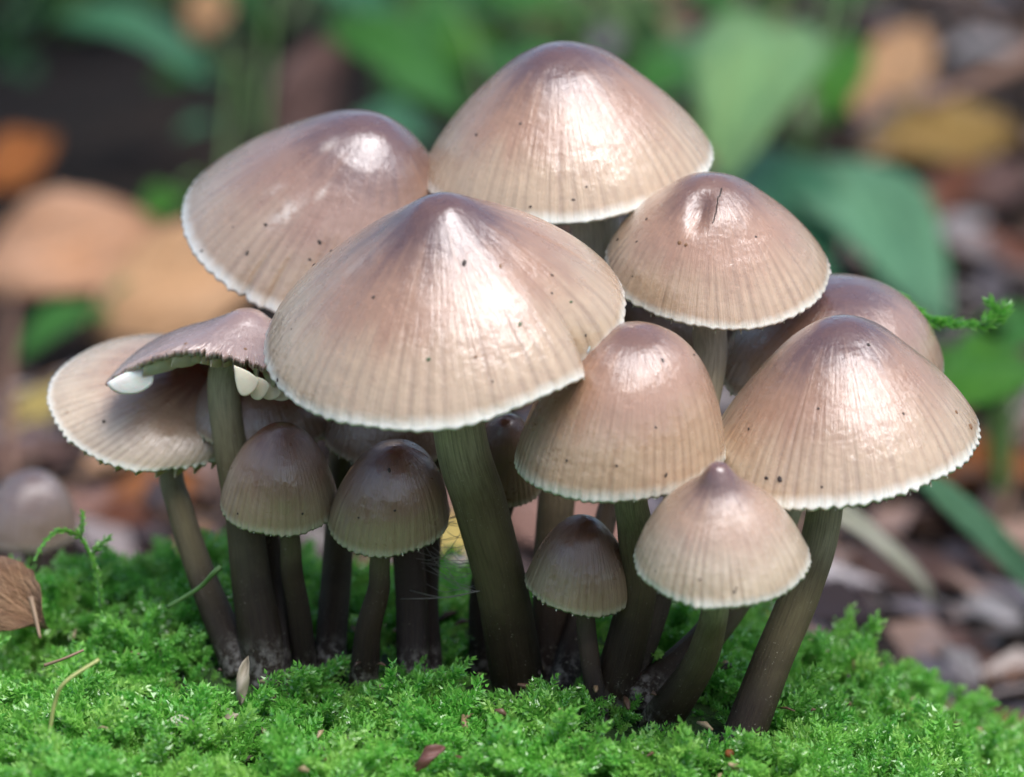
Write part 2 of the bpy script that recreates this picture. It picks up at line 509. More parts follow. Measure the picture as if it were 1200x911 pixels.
    for (dth0, dt0, dr, dd) in dents:
        q = ((TH - dth0 + np.pi) % (2 * np.pi) - np.pi) * np.maximum(rp, 0.08)
        w = np.exp(-((q / dr) ** 2 + ((TE - dt0) / (dr * 1.3)) ** 2))
        r_ = r_ - dd * w * 0.7; z_ = z_ - dd * w
    P = C3 + M * (r_ * np.cos(TH) + sk * np.clip(hp, 0, 1))[..., None] + Yb * (r_ * np.sin(TH))[..., None] + A * z_[..., None]
    # inner skin
    ni = 9
    ti = np.linspace(1, 0.02, ni); TI, THI = np.meshgrid(ti, th, indexing='ij')
    TIE = TI * tcut[None, :]
    rpi, hpi = prof(profile, TIE)
    idx = np.searchsorted(t, ti).clip(0, nt - 1)
    thick = 0.035 + 0.10 * (1 - TIE)
    Pi = P[idx] - A * thick[..., None] - (M * np.cos(THI)[..., None] + Yb * np.sin(THI)[..., None]) * (0.018 * np.ones_like(THI))[..., None]
    allP = np.concatenate([P, Pi], 0)
    apexp = P[0].mean(0); 
    V = np.vstack([allP.reshape(-1, 3), apexp + A * 0.004])
    F = grid_faces(nt + ni, nth, True)
    F = F[:, ::-1].tolist()
    top = len(V) - 1
    F += [[top, j, (j + 1) % nth] for j in range(nth)]
    capco = np.stack([np.cos(TH), np.sin(TH), TE], -1).reshape(-1, 3)
    inner = np.stack([np.cos(THI), np.sin(THI), np.full_like(TIE, 0.985)], -1).reshape(-1, 3)
    capco = np.vstack([capco, inner, [[1, 0, 0]]])
    groove = np.concatenate([gm.ravel(), np.zeros(ni * nth + 1)])
    scar = np.zeros(len(V))
    pr = project(V)
    for (su, sv, sw, sh, ang, amt) in scars:
        ca, sa = math.cos(ang), math.sin(ang)
        du = (pr[:, 0] - su) * ca + (pr[:, 1] - sv) * sa; dv = -(pr[:, 0] - su) * sa + (pr[:, 1] - sv) * ca
        wgt = amt * np.exp(-((du / sw) ** 2 + (dv / sh) ** 2))
        front = np.concatenate([(np.sin(TH) < 0.3).ravel(), np.zeros(ni * nth + 1, bool)])
        scar = np.maximum(scar, wgt * front)
    fm = np.zeros(len(F), np.int32); fm[nt * nth:(nt + ni - 1) * nth] = 1
    me = mesh('cap', V - base, F, None, True, mats=[mat, GILL], face_mat=fm, attrs={'capco': capco, 'groove': groove, 'scar': scar})
    cap = obj('cap', me, root)
    # ---- debris specks stuck to the cap
    if specks:
        Pn = np.cross(np.roll(P, -1, 1) - np.roll(P, 1, 1), np.gradient(P, axis=0)); Pn = norm(Pn)
        if (Pn[nt // 2] @ A).mean() < 0: Pn = -Pn
        pv = project(P.reshape(-1, 3)); fr = ((Pn.reshape(-1, 3)) @ -v) > 0.02
        groups = {}
        for (su, sv, sz, kind) in specks:
            dd = np.hypot(pv[:, 0] - su, pv[:, 1] - sv) + 1e3 * (~fr)
            i = int(np.argmin(dd)); groups.setdefault(kind, []).append((P.reshape(-1, 3)[i], Pn.reshape(-1, 3)[i], sz))
        for kind, lst in groups.items():
            bag = Bag()
            for q, (p_, n_, sz) in enumerate(lst):
                speck_mesh_add(bag, p_ - base, n_, sz * PXCM * 0.46, seed * 31 + q, 1.0 + 0.8 * ((q * 7) % 3) / 2)
            obj('debris', bag.mesh('debris', {'d': SPECK, 'g': SPECK_GREEN, 't': SPECK_TAN}[kind], False), cap)
    for cr in cracks:
        pv = project(P.reshape(-1, 3)); cp_ = []
        for (su, sv) in catmull(np.array(cr, float), 12):
            i = int(np.argmin(np.hypot(pv[:, 0] - su, pv[:, 1] - sv) + 1e3 * (pv[:, 2] > DIST + rd)))
            cp_.append(P.reshape(-1, 3)[i])
        Vc, Fc, hc = tube(np.array(cp_), np.linspace(0.010, 0.006, 12), 5)
        obj('crack', mesh('crack', Vc - base, Fc, SPECK), cap)
    # ---- gills under the cap
    if gills:
        bag = Bag(); ng = max(20, grooves // 2)
        for q in range(ng):
            an = q / ng * 2 * np.pi
            j = int(an / (2 * np.pi) * nth) % nth
            tg = np.linspace(0.2, 0.93, 6)
            ii = np.searchsorted(t, tg).clip(0, nt - 1)
            up = P[ii, j] - A * (0.06 + 0.05 * (1 - tg))[:, None]
            lowd = 0.30 * np.sin(np.pi * np.clip((tg - 0.1) / 0.95, 0, 1)) ** 0.7 * min(1.0, Rc / 1.5)
            lo = up - A * lowd[:, None]
            tang = -M * math.sin(an) + Yb * math.cos(an)
            Vv = np.vstack([up - tang * 0.012, lo - tang * 0.006, up + tang * 0.012, lo + tang * 0.006])
            Ff = []
            for m in range(5):
                Ff += [[m, m + 1, 7 + m, 6 + m], [12 + m, 18 + m, 19 + m, 13 + m], [6 + m, 7 + m, 19 + m, 18 + m]]
            bag.add(Vv - base, Ff)
        if bag.n: obj('gills', bag.mesh('gills', GILL), root)
    return dict(root=root, base=base, C=C3, M=M, A=A, Y=Yb, R=Rc, H=H, v=v, P=P, cap=cap)

STEM_LIST = []
def rs(seed, pts, n, szr=(1.5, 3.0), kinds='dddt'):
    r = np.random.default_rng(seed); out = list(pts)
    return out

GRP = None
# 1 the widest cap
big = mushroom('widest mushroom of the cluster, dark purplish umbo, split notch in its wavy rim',
    (310, 418), (737, 352), 112, (514, 236), -1.4, 'umbo', TAN,
    [(606, 792), (588, 690), (562, 590), (538, 500)], [64, 62, 62, 60], STEM, 68, 3, 0.035, 0.05, teeth=1.0,
    notch=[(-0.66, 0.07, 0.20, 3.6)],
    specks=[(438, 349, 5, 'd'), (503, 424, 6, 'g'), (544, 309, 7, 'd'), (558, 418, 5, 't'), (609, 381, 5, 'g'), (586, 311, 5, 't'), (671, 273, 5, 'd'), (646, 342, 4, 'd'), (645, 321, 4, 'd'), (577, 447, 3, 'd'), (343, 385, 3, 'd'), (388, 294, 4, 'd'), (363, 304, 4, 'd'), (686, 393, 4, 'd'), (669, 355, 4, 'g'), (326, 446, 5, 'd')],
    scars=[(592, 352, 20, 10, 0.3, 0.9), (420, 310, 40, 5, -0.6, 0.25)])
# 2 the tallest
mushroom('tallest mushroom, its smooth tan cone cap topping the cluster',
    (494, 205), (835, 178), 66, (655, 56), 2.2, 'cone', TAN,
    [(646, 765), (648, 640), (665, 480), (700, 300)], [46, 44, 46, 60], STEM_TALL, 66, 7, 0.02, 0.03, teeth=0.5,
    specks=[(558, 159, 5, 'd'), (610, 145, 4, 'd'), (502, 152, 4, 'd'), (687, 220, 4, 'd'), (622, 244, 4, 'd'), (672, 235, 4, 'd')])
# 3 leaning left at the back
mushroom('mushroom leaning outwards with a pale scrape and torn rim on its greyish cap',
    (214, 232), (552, 330), 98, (440, 147), 2.7, 'cone', GREYTAN,
    [(388, 752), (396, 650), (402, 520), (400, 400)], [38, 36, 34, 32], STEM, 66, 13, 0.035, 0.05,
    notch=[(-2.02, 0.03, 0.05, 1.0), (-1.85, 0.02, 0.04, 2.0)],
    specks=[(311, 263, 6, 'd'), (376, 281, 6, 'd'), (290, 296, 5, 'd'), (273, 266, 3, 'd'), (364, 304, 4, 'd'), (236, 294, 4, 'd')],
    scars=[(335, 250, 24, 9, -0.7, 1.0), (378, 225, 12, 5, -0.9, 0.8), (386, 170, 12, 5, -0.4, 0.8), (322, 222, 12, 5, -0.5, 0.5)])
# 4 upper right with a blister
mushroom('mushroom with a glossy blister and dark crack beside the apex of its warm tan cap',
    (708, 300), (974, 322), 72, (836, 213), 0.7, 'cone', TAN_WARM,
    [(738, 792), (772, 690), (812, 520), (831, 430), (832, 370)], [40, 38, 40, 41, 41], STEM_PALE, 58, 19, 0.03, 0.04,
    specks=[(724, 281, 5, 'd'), (757, 257, 4, 'd'), (796, 285, 6, 't'), (804, 286, 5, 't'), (747, 283, 3, 'd'), (740, 325, 3, 'd'), (885, 276, 3, 'd')],
    dents=[(-1.9, 0.26, 0.10, 0.09)], cracks=[[(846, 222), (841, 234), (840, 246), (835, 262)]])
# 5 the rounded bell in the middle
mushroom('rounded bell-shaped mushroom with a lilac sheen below the notched cap',
    (602, 538), (849, 528), 54, (742, 386), -1.4, 'dome', TAN_WARM,
    [(722, 800), (748, 690), (744, 620), (738, 570)], [52, 44, 40, 38], STEM, 60, 23, 0.015, 0.02,
    specks=[(722, 546, 4, 'd'), (768, 500, 3, 'd'), (780, 556, 4, 'd'), (664, 541, 4, 'd'), (814, 416, 4, 'd'), (628, 497, 4, 't'), (776, 421, 4, 'd')])
# 6 large right
mushroom('large mushroom with finely toothed pale rim and long stem bending away from the others',
    (816, 552), (1149, 504), 64, (980, 376), -0.9, 'cone', TAN,
    [(872, 862), (905, 775), (940, 690), (966, 600)], [50, 47, 45, 42], STEM, 68, 29, 0.02, 0.03, teeth=1.8,
    specks=[(1017, 402, 6, 'd'), (914, 560, 8, 'd'), (898, 562, 5, 'd'), (963, 569, 4, 'd'), (878, 502, 4, 'd'), (1122, 484, 6, 't'), (1137, 500, 8, 't'), (1058, 484, 3, 'd'), (959, 481, 4, 'd')])
# 7 behind it
mushroom('brown mushroom with a sheeny wet streak tucked behind the large toothed cap',
    (842, 432), (1107, 432), 60, (985, 337), 1.5, 'dome', GREYTAN,
    [(772, 800), (830, 745), (880, 675), (925, 590)], [44, 40, 38, 36], STEM, 60, 31, 0.02, 0.03)
# 8 small front right, conical
mushroom('small umbonate mushroom with pale wet cap on a bent olive stem',
    (742, 655), (950, 655), 56, (842, 545), -2.6, 'nipple', PALE,
    [(786, 828), (818, 780), (834, 735), (840, 690)], [46, 38, 33, 32], STEM, 52, 37, 0.02, 0.03, teeth=1.2,
    specks=[(861, 692, 4, 'd'), (863, 689, 3, 'd'), (820, 681, 3, 'd'), (769, 670, 3, 'd')])
# 9 the smallest
mushroom('smallest mushroom, a tilted ribbed bell on a thin stem beside the bent ones',
    (616, 678), (739, 702), 30, (688, 608), -0.3, 'bell', DARK,
    [(697, 808), (691, 770), (686, 720)], [24, 23, 22], STEM_DARK, 38, 41, 0.02, 0.02)
# 10, 11 two dark bells
mushroom('dark brown bell mushroom on a curved thin stem, under the widest cap',
    (385, 617), (527, 602), 42, (462, 524), 0.0, 'dome', DARK,
    [(428, 775), (432, 735), (444, 690), (446, 650)], [34, 30, 26, 24], STEM_DARK, 44, 43, 0.015, 0.02,
    specks=[(463, 598, 4, 'd'), (420, 608, 3, 'd'), (456, 553, 5, 'd')])
mushroom('dark pointed bell mushroom with a wet streak, standing below the broken cap',
    (257, 590), (396, 590), 37, (330, 500), 0.3, 'bell', DARK,
    [(356, 765), (350, 715), (342, 670), (340, 630)], [30, 28, 26, 24], STEM_DARK, 44, 47, 0.015, 0.02,
    specks=[(354, 602, 4, 'd'), (279, 601, 3, 'd')])
# 12 broken
def tcut12(th):
    d = (th + np.pi / 2 + np.pi) % (2 * np.pi) - np.pi       # 0 at the front
    return np.interp(d, [-3.2, -1.62, -1.35, -1.1, -0.8, -0.3, 0.3, 0.8, 1.2, 1.6, 3.2], [1, 1, .72, .5, .42, .40, .46, .68, .90, 1, 1]) + 0.012 * np.sin(23 * th) * (np.abs(d) < 1.3) + 0.01 * np.sin(41 * th + 1) * (np.abs(d) < 1.3)
br = mushroom('broken grey-brown mushroom cap torn open at the front, thick white gills showing',
    (124, 452), (400, 470), 46, (292, 364), 0.7, 'flat', BROKEN,
    [(308, 762), (296, 690), (284, 600), (270, 520), (262, 440)], [56, 50, 44, 40, 37], STEM, 60, 53, 0.02, 0.03,
    tmax=tcut12, specks=[(288, 409, 5, 't'), (270, 362, 4, 'd'), (218, 402, 4, 't')], groove_depth=0.004)
# 13 far left, tilted
mushroom('pale shallow mushroom cap tilted outwards behind the broken one',
    (55, 462), (300, 482), 78, (246, 432), 1.9, 'flat', PALE,
    [(268, 752), (238, 680), (212, 600), (201, 540)], [42, 36, 32, 28], STEM, 66, 59, 0.03, 0.03, teeth=1.6,
    specks=[(121, 495, 7, 'd'), (79, 483, 4, 't')])
# 14 between
mushroom('brown mushroom cap half hidden behind the broken mushroom stem',
    (222, 490), (392, 492), 40, (300, 430), 1.5, 'bell', BROWN,
    [(326, 765), (322, 690), (310, 600), (304, 530)], [30, 28, 26, 26], STEM_DARK, 50, 61, 0.02, 0.03)
# 15 behind dark bells
mushroom('dull brown mushroom cap in the shade behind the two dark bells',
    (378, 508), (523, 520), 34, (455, 440), 1.2, 'bell', BROWN,
    [(484, 765), (482, 700), (476, 620), (466, 550)], [40, 38, 36, 34], STEM_DARK, 48, 67, 0.02, 0.03)
# extra stems seen under the caps, their caps hidden under the widest one
mushroom('small brown mushroom cap in deep shade behind the thick curved stem',
    (548, 558), (640, 560), 36, (594, 492), 1.0, 'bell', BROWN,
    [(566, 758), (566, 690), (578, 630), (592, 580)], [36, 32, 28, 26], STEM_DARK, 40, 71, 0.02, 0.03)
mushroom('warm brown mushroom cap peeping out behind the pale stem of the blistered one',
    (700, 402), (830, 408), 34, (765, 330), 2.6, 'bell', BROWN,
    [(668, 772), (690, 690), (712, 600), (748, 470)], [36, 30, 26, 26], STEM_DARK, 46, 73, 0.02, 0.03)
mushroom('slim dark mushroom crowded against the stem pair beneath the widest cap',
    (470, 505), (560, 508), 28, (516, 440), 1.9, 'bell', BROWN,
    [(505, 762), (502, 700), (506, 620), (514, 530)], [26, 25, 24, 22], STEM_DARK, 40, 79, 0.02, 0.03)
# out of focus one on the ground behind, far left
mushroom('round grey-brown mushroom cap far behind the moss beside fallen leaves',
    (-22, 628), (92, 618), 22, (36, 553), 8.0, 'dome', DULL,
    [(40, 720), (38, 690), (36, 650)], [24, 22, 22], STEM, 40, 83, 0.02, 0.03, base_rd=8.6)

# thick white gill pieces hanging in the broken cap
def gill_piece(outline, rd, thick, tilt, root, base, mat=None):
    o = np.array(outline, float)
    n = len(o); cx = o.mean(0)
    V = []
    for off, sc in ((-thick, 0.86), (-thick * 0.55, 1.0), (thick * 0.55, 1.0), (thick, 0.86)):
        for (u_, v_) in cx + (o - cx) * sc:
            V.append(px(u_, v_, rd + off + tilt * (u_ - cx[0]) * PXCM))
    F = []
    for m in range(3):
        for j in range(n):
            F.append([m * n + j, m * n + (j + 1) % n, (m + 1) * n + (j + 1) % n, (m + 1) * n + j])
    F.append(list(range(n))[::-1]); F.append(list(range(3 * n, 4 * n)))
    obj('gill', mesh('gill', np.array(V) - base, F, mat or GILL_WHITE, True), root)
def smooth_outline(pts, n=28):
    P = np.array(list(pts) + [pts[0]], float)
    return catmull(P, n)[:-1]
for ol, rd_, tl in [([(125, 449), (138, 441), (158, 432), (182, 424), (188, 428), (181, 438), (178, 451), (162, 461), (142, 462), (129, 456)], 0.42, 0.15),
                ([(274, 428), (292, 436), (303, 446), (300, 456), (290, 464), (281, 462), (276, 448)], -0.30, -0.2),
                ([(292, 440), (308, 444), (316, 452), (312, 462), (304, 469), (295, 466), (292, 455)], -0.17, -0.2),
                ([(306, 448), (322, 450), (330, 458), (326, 466), (316, 469), (307, 465), (305, 456)], -0.04, -0.2),
                ([(318, 452), (334, 454), (342, 460), (338, 468), (328, 470), (319, 466)], 0.09, -0.2)]:
    gill_piece(smooth_outline(ol), rd_, 0.05 if ol[0][0] < 200 else 0.022, tl, br['root'], br['base'], None if ol[0][0] < 200 else GILL)

STEM_BASES = np.array(STEM_LIST)

pv = project(big['P'].reshape(-1, 3)); ok_ = pv[:, 2] < DIST - 1.4
j_ = int(np.argmin(np.hypot(pv[:, 0] - 686, pv[:, 1] - 404) + 1e3 * ~ok_))
gill_piece(smooth_outline([(674, 384), (684, 391), (692, 400), (690, 412), (684, 414), (680, 402)], 18), pv[j_, 2] - DIST + 0.06, 0.02, 0.0, big['root'], big['base'])

# ------------------------------------------------------------------ moss
k = NT('moss_leaf')
oi = k.n('ShaderNodeObjectInfo').outputs['Random']
tip = k.attr('tip')
c0 = k.ramp(oi, [(0.0, (0.08, 0.36, 0.04)), (0.45, (0.14, 0.50, 0.06)), (0.8, (0.22, 0.58, 0.09)), (1.0, (0.34, 0.62, 0.13))], 'LINEAR')
col = k.mix(k.rng(tip, 0.2, 1.0, 0.0, 0.55), c0, (0.38, 0.70, 0.16))
pos = k.n('ShaderNodeNewGeometry').outputs['Position']
col = k.mix(k.rng(k.noise(pos, 75, 3, 0.6), 0.45, 0.75, 0.0, 0.5), col, (0.36, 0.60, 0.12))
col = k.mix(k.rng(k.noise(pos, 130, 3, 0.6), 0.62, 0.76, 0.0, 0.5), col, (0.10, 0.085, 0.02))
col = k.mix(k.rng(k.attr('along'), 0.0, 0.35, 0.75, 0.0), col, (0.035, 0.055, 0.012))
k.p(Base_Color=col, Roughness=0.22, Specular_IOR_Level=1.0)
k.translucent(col, 0.42)
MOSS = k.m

def clad_leaves(bag, r, axis, n, leaf, spread, al0, al1):
    """tiny pointed leaves set spirally along an axis"""
    axis = np.asarray(axis); T = norm(np.gradient(axis, axis=0)); m = len(axis)
    ref = norm(r.normal(size=3))
    for q in range(n):
        f = (q + r.uniform(-.3, .3)) / n; f = min(max(f, 0), 0.999)
        i = min(int(f * (m - 1)), m - 2); w = f * (m - 1) - i
        p = axis[i] * (1 - w) + axis[i + 1] * w; t = T[i]
        a = q * 2.4 + r.uniform(-.4, .4)
        A_ = norm(np.cross(t, ref)); B_ = np.cross(t, A_)
        o = A_ * math.cos(a) + B_ * math.sin(a)
        sp = spread * r.uniform(0.75, 1.2)
        d = norm(t * math.cos(sp) + o * math.sin(sp))
        ln = leaf * (1 - 0.45 * f) * r.uniform(0.8, 1.2)
        sd = norm(np.cross(d, o)); nn = np.cross(sd, d)
        wd = ln * 0.31
        mid = p + d * ln * 0.42
        tipp = p + d * ln + t * ln * 0.12
        V = [p, mid + sd * wd + nn * wd * 0.5, tipp, mid - sd * wd + nn * wd * 0.5, mid - nn * wd * 0.15]
        al = al0 + (al1 - al0) * f
        bag.add(V, [[0, 1, 4], [1, 2, 4], [2, 3, 4], [3, 0, 4]], tip=[0, 0.45, 1, 0.45, 0.3], along=[al] * 5)

def moss_shoot(seed, length, nb):
    """a feathery shoot: arching axis, side branchlets, all clad in tiny pointed leaves"""
    r = np.random.default_rng(seed)
    bag = Bag()
    def clad(*a_): clad_leaves(bag, r, *a_)
    lean = r.uniform(0.5, 1.25); az = r.uniform(0, 6.283)
    s = np.linspace(0, 1, 9)
    ax = np.stack([length * lean * s ** 1.5 * math.cos(az), length * lean * s ** 1.5 * math.sin(az), length * (s - 0.28 * lean * s ** 2.2)], -1)
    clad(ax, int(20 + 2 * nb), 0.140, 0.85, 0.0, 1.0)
    T = norm(np.gradient(ax, axis=0))
    side = norm(np.cross(T[4], [0.2, 0.1, 1.0]))
    for q in range(nb):
        f = 0.25 + 0.65 * q / max(1, nb - 1)
        i = int(f * 8)
        dirn = norm(T[i] * 0.75 + side * (1 if q % 2 else -1) * 0.85 + np.array([0, 0, 0.25]) + r.normal(size=3) * 0.12)
        bl = length * (0.50 - 0.28 * f) * r.uniform(0.8, 1.2)
        bx = ax[i] + np.linspace(0, 1, 5)[:, None] * bl * dirn + (np.linspace(0, 1, 5) ** 2)[:, None] * T[i] * bl * 0.3
        clad(bx, 9, 0.115, 0.9, f * 0.8 + 0.1, 1.0)
    V, F, h = tube(ax, np.linspace(0.014, 0.006, 9), 4)
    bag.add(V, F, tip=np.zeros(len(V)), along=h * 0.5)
    return bag.mesh('moss_shoot', MOSS, False)

moss_col = bpy.data.collections.new('moss_shoots')
for q in range(9):
    o = bpy.data.objects.new('moss_shoot', moss_shoot(300 + q, [0.55, 0.68, 0.62, 0.72, 0.5, 0.7, 0.66, 0.45, 0.74][q], [5, 8, 6, 9, 4, 8, 7, 3, 9][q]))
    moss_col.objects.link(o)

def moss_points():
    r = np.random.default_rng(77)
    pts = []; rot = []; scl = []
    n = 13000
    x = r.uniform(-9.5, 9.5, n); y = r.uniform(-7.0, 8.0, n)
    # keep the ones that can matter: drop the far lower flanks
    z = mound_z(x, y)
    keep = (z > -4.5)
    dens = 0.62 + 0.38 * np.clip(wave2(x, y, 8, 2.6) * 0.7 + 0.5, 0, 1)
    keep &= r.random(n) < dens
    x, y, z = x[keep], y[keep], z[keep]
    clump = 0.5 + 0.5 * np.clip(wave2(x, y, 9, 3.4), -1, 1)
    e_ = 0.05
    nx = -(mound_z(x + e_, y) - mound_z(x - e_, y)) / (2 * e_); ny = -(mound_z(x, y + e_) - mound_z(x, y - e_)) / (2 * e_)
    N = norm(np.stack([nx, ny, np.ones_like(nx)], -1))
    P = np.stack([x, y, z], -1) + N * (0.16 * clump - 0.14)[:, None]
    tilt = r.normal(0, 0.32, (len(x), 2))
    ex = np.arctan2(-N[:, 1], N[:, 2]) + tilt[:, 0]
    ey = np.arcsin(np.clip(N[:, 0], -1, 1)) + tilt[:, 1]
    ez = r.uniform(0, 6.283, len(x))
    near = np.min(np.hypot(x[:, None] - STEM_BASES[None, :, 0], y[:, None] - STEM_BASES[None, :, 1]), 1)
    S = (0.55 + 0.45 * sstep(0.3, 1.3, near)) * (0.50 + 0.55 * clump) * r.uniform(0.75, 1.25, len(x))
    return P, np.stack([ex, ey, ez], -1), S
P_, R_, S_ = moss_points()
me = mesh('moss', P_, [], MOSS, False, {'rot': R_, 'scl': S_})
moss = tag(obj('moss', me), 'bright green feathery moss carpeting the log around the stems', 'moss', kind='stuff')
ng = bpy.data.node_groups.new('moss_scatter', 'GeometryNodeTree')
ng.interface.new_socket('Geometry', in_out='INPUT', socket_type='NodeSocketGeometry')
ng.interface.new_socket('Geometry', in_out='OUTPUT', socket_type='NodeSocketGeometry')
gi = ng.nodes.new('NodeGroupInput'); go = ng.nodes.new('NodeGroupOutput')
m2p = ng.nodes.new('GeometryNodeMeshToPoints')
iop = ng.nodes.new('GeometryNodeInstanceOnPoints')
ci = ng.nodes.new('GeometryNodeCollectionInfo'); ci.inputs['Collection'].default_value = moss_col
ci.inputs['Separate Children'].default_value = True; ci.inputs['Reset Children'].default_value = True
ar = ng.nodes.new('GeometryNodeInputNamedAttribute'); ar.data_type = 'FLOAT_VECTOR'; ar.inputs[0].default_value = 'rot'
as_ = ng.nodes.new('GeometryNodeInputNamedAttribute'); as_.data_type = 'FLOAT'; as_.inputs[0].default_value = 'scl'
e2r = ng.nodes.new('FunctionNodeEulerToRotation')
ng.links.new(gi.outputs[0], m2p.inputs[0]); ng.links.new(m2p.outputs[0], iop.inputs['Points'])
ng.links.new(ci.outputs[0], iop.inputs['Instance']); iop.inputs['Pick Instance'].default_value = True
ng.links.new(ar.outputs[0], e2r.inputs[0]); ng.links.new(e2r.outputs[0], iop.inputs['Rotation'])
ng.links.new(as_.outputs[0], iop.inputs['Scale']); ng.links.new(iop.outputs[0], go.inputs[0])
md = moss.modifiers.new('scatter', 'NODES'); md.node_group = ng

# ------------------------------------------------------------------ leaves and litter
def leaf_material(name, c1, c2, rough=0.4, trans=0.25, veins=True, blot=0.6):
    k = NT(name); ob = k.obj()
    lc = k.attr('leafco', 'Vector')
    sep = k.n('ShaderNodeSeparateXYZ'); k.set(sep.inputs[0], lc)
    n = k.noise(lc, 4.0, 4, 0.6)
    col = k.mix(k.rng(n, 0.3, 0.7, 0, 1), c1, c2)
    col = k.mix(k.rng(k.noise(lc, 9.0, 4, 0.7), 0.52, 0.72, 0, blot), col, tuple(x * 0.35 for x in c2))
    if veins:
        rib = k.rng(k.math('ABSOLUTE', sep.outputs[0]), 0.0, 0.07, 0.6, 0.0)
        w = k.math('SINE', k.math('MULTIPLY', k.math('SUBTRACT', sep.outputs[1], k.math('MULTIPLY', k.math('ABSOLUTE', sep.outputs[0]), 0.45)), 48))
        vein = k.math('MAXIMUM', rib, k.rng(w, 0.86, 1.0, 0, 0.4))
        col = k.mix(vein, col, tuple(min(1, x * 1.6 + 0.02) for x in c1))
    k.p(Base_Color=col, Roughness=rough, Normal=k.bump(k.noise(lc, 7.0, 4, 0.65), 0.7, 0.006))
    k.translucent(col, trans)
    return k.m

def leaf_geo(base, tip, width, up, curl=0.15, fold=0.15, wob=0.05, seed=0, shape=(0.5, 0.9), thick=0.025, n=15, m=7):
    """solid little leaf blade between two points; width cm; up = which way the face looks"""
    r = np.random.default_rng(seed)
    base = np.asarray(base, float); tip = np.asarray(tip, float)
    D = tip - base; Ln = np.linalg.norm(D); D = D / Ln
    Sd = norm(np.cross(D, up)); N = np.cross(Sd, D)
    s = np.linspace(0, 1, n); q = np.linspace(-1, 1, m)
    pk, sharp = shape
    ww = np.sin(np.pi * s ** (math.log(0.5) / math.log(pk))) ** sharp
    ww = np.clip(ww, 0.02, 1) * width / 2
    ph = r.uniform(0, 6.283, 3)
    SS, QQ = np.meshgrid(s, q, indexing='ij')
    W = ww[:, None] * QQ * (1 + 0.04 * np.sin(SS * 40 + ph[0]))
    Zz = -curl * Ln * (SS - 0.5) ** 2 * 2 + fold * np.abs(W) + wob * Ln * (np.sin(SS * 5 + QQ * 2 + ph[1]) + np.sin(SS * 9 - QQ * 3 + ph[2])) * 0.3
    P = base + D * (SS * Ln)[..., None] + Sd * W[..., None] + N * Zz[..., None]
    P = P.reshape(-1, 3); nv = len(P)
    F = grid_faces(n, m)
    V = np.vstack([P, P - N * thick])
    Fb = F[:, ::-1] + nv
    rim = [i * m for i in range(n)] + [(n - 1) * m + j for j in range(1, m)] + [i * m + m - 1 for i in range(n - 2, -1, -1)] + [j for j in range(m - 2, 0, -1)]
    Fr = [[rim[i], rim[(i + 1) % len(rim)], rim[(i + 1) % len(rim)] + nv, rim[i] + nv] for i in range(len(rim))]
    lc = np.stack([QQ, SS, np.full_like(SS, seed * 1.37)], -1).reshape(-1, 3)
    return V, F.tolist() + Fb.tolist() + Fr, np.vstack([lc, lc])

LM = {
    'deep': leaf_material('leaf_deep', (0.022, 0.10, 0.022), (0.035, 0.14, 0.02), 0.42),
    'green': leaf_material('leaf_green', (0.035, 0.17, 0.02), (0.06, 0.22, 0.03), 0.42),
    'bright': leaf_material('leaf_bright', (0.05, 0.22, 0.012), (0.09, 0.27, 0.02), 0.45, 0.35),
    'pale': leaf_material('leaf_pale', (0.16, 0.34, 0.13), (0.24, 0.40, 0.14), 0.5, 0.3),
    'teal': leaf_material('leaf_teal', (0.05, 0.19, 0.09), (0.07, 0.23, 0.10), 0.36),
    'sage': leaf_material('leaf_sage', (0.13, 0.32, 0.17), (0.17, 0.37, 0.19), 0.45, 0.3),
    'tan': leaf_material('leaf_tan', (0.54, 0.30, 0.14), (0.62, 0.38, 0.20), 0.4, 0.2, blot=0.3),
    'sheen': leaf_material('leaf_sheen', (0.54, 0.27, 0.13), (0.58, 0.35, 0.22), 0.24, 0.15, blot=0.3),
    'orange': leaf_material('leaf_orange', (0.42, 0.13, 0.025), (0.48, 0.18, 0.05), 0.5, 0.25),
    'ochre': leaf_material('leaf_ochre', (0.30, 0.17, 0.045), (0.36, 0.24, 0.06), 0.5, 0.2),
    'yellow': leaf_material('leaf_yellow', (0.60, 0.45, 0.10), (0.66, 0.55, 0.22), 0.5, 0.3),
    'rust': leaf_material('leaf_rust', (0.18, 0.06, 0.03), (0.24, 0.09, 0.045), 0.45, 0.2),
    'mauve': leaf_material('leaf_mauve', (0.13, 0.07, 0.055), (0.19, 0.11, 0.09), 0.4, 0.15),
    'pink': leaf_material('leaf_pink', (0.36, 0.19, 0.145), (0.42, 0.25, 0.19), 0.45, 0.2),
    'grey': leaf_material('leaf_grey', (0.34, 0.31, 0.30), (0.46, 0.43, 0.42), 0.4, 0.1),
    'straw': leaf_material('leaf_straw', (0.56, 0.58, 0.40), (0.66, 0.62, 0.52), 0.45, 0.25, blot=0.15),
}
TWIG = plain('twig_bark', (0.20, 0.11, 0.07), 0.7, 0.5, 200)
STALK = plain('stalk_green', (0.10, 0.20, 0.05), 0.5, 0.3, 300)

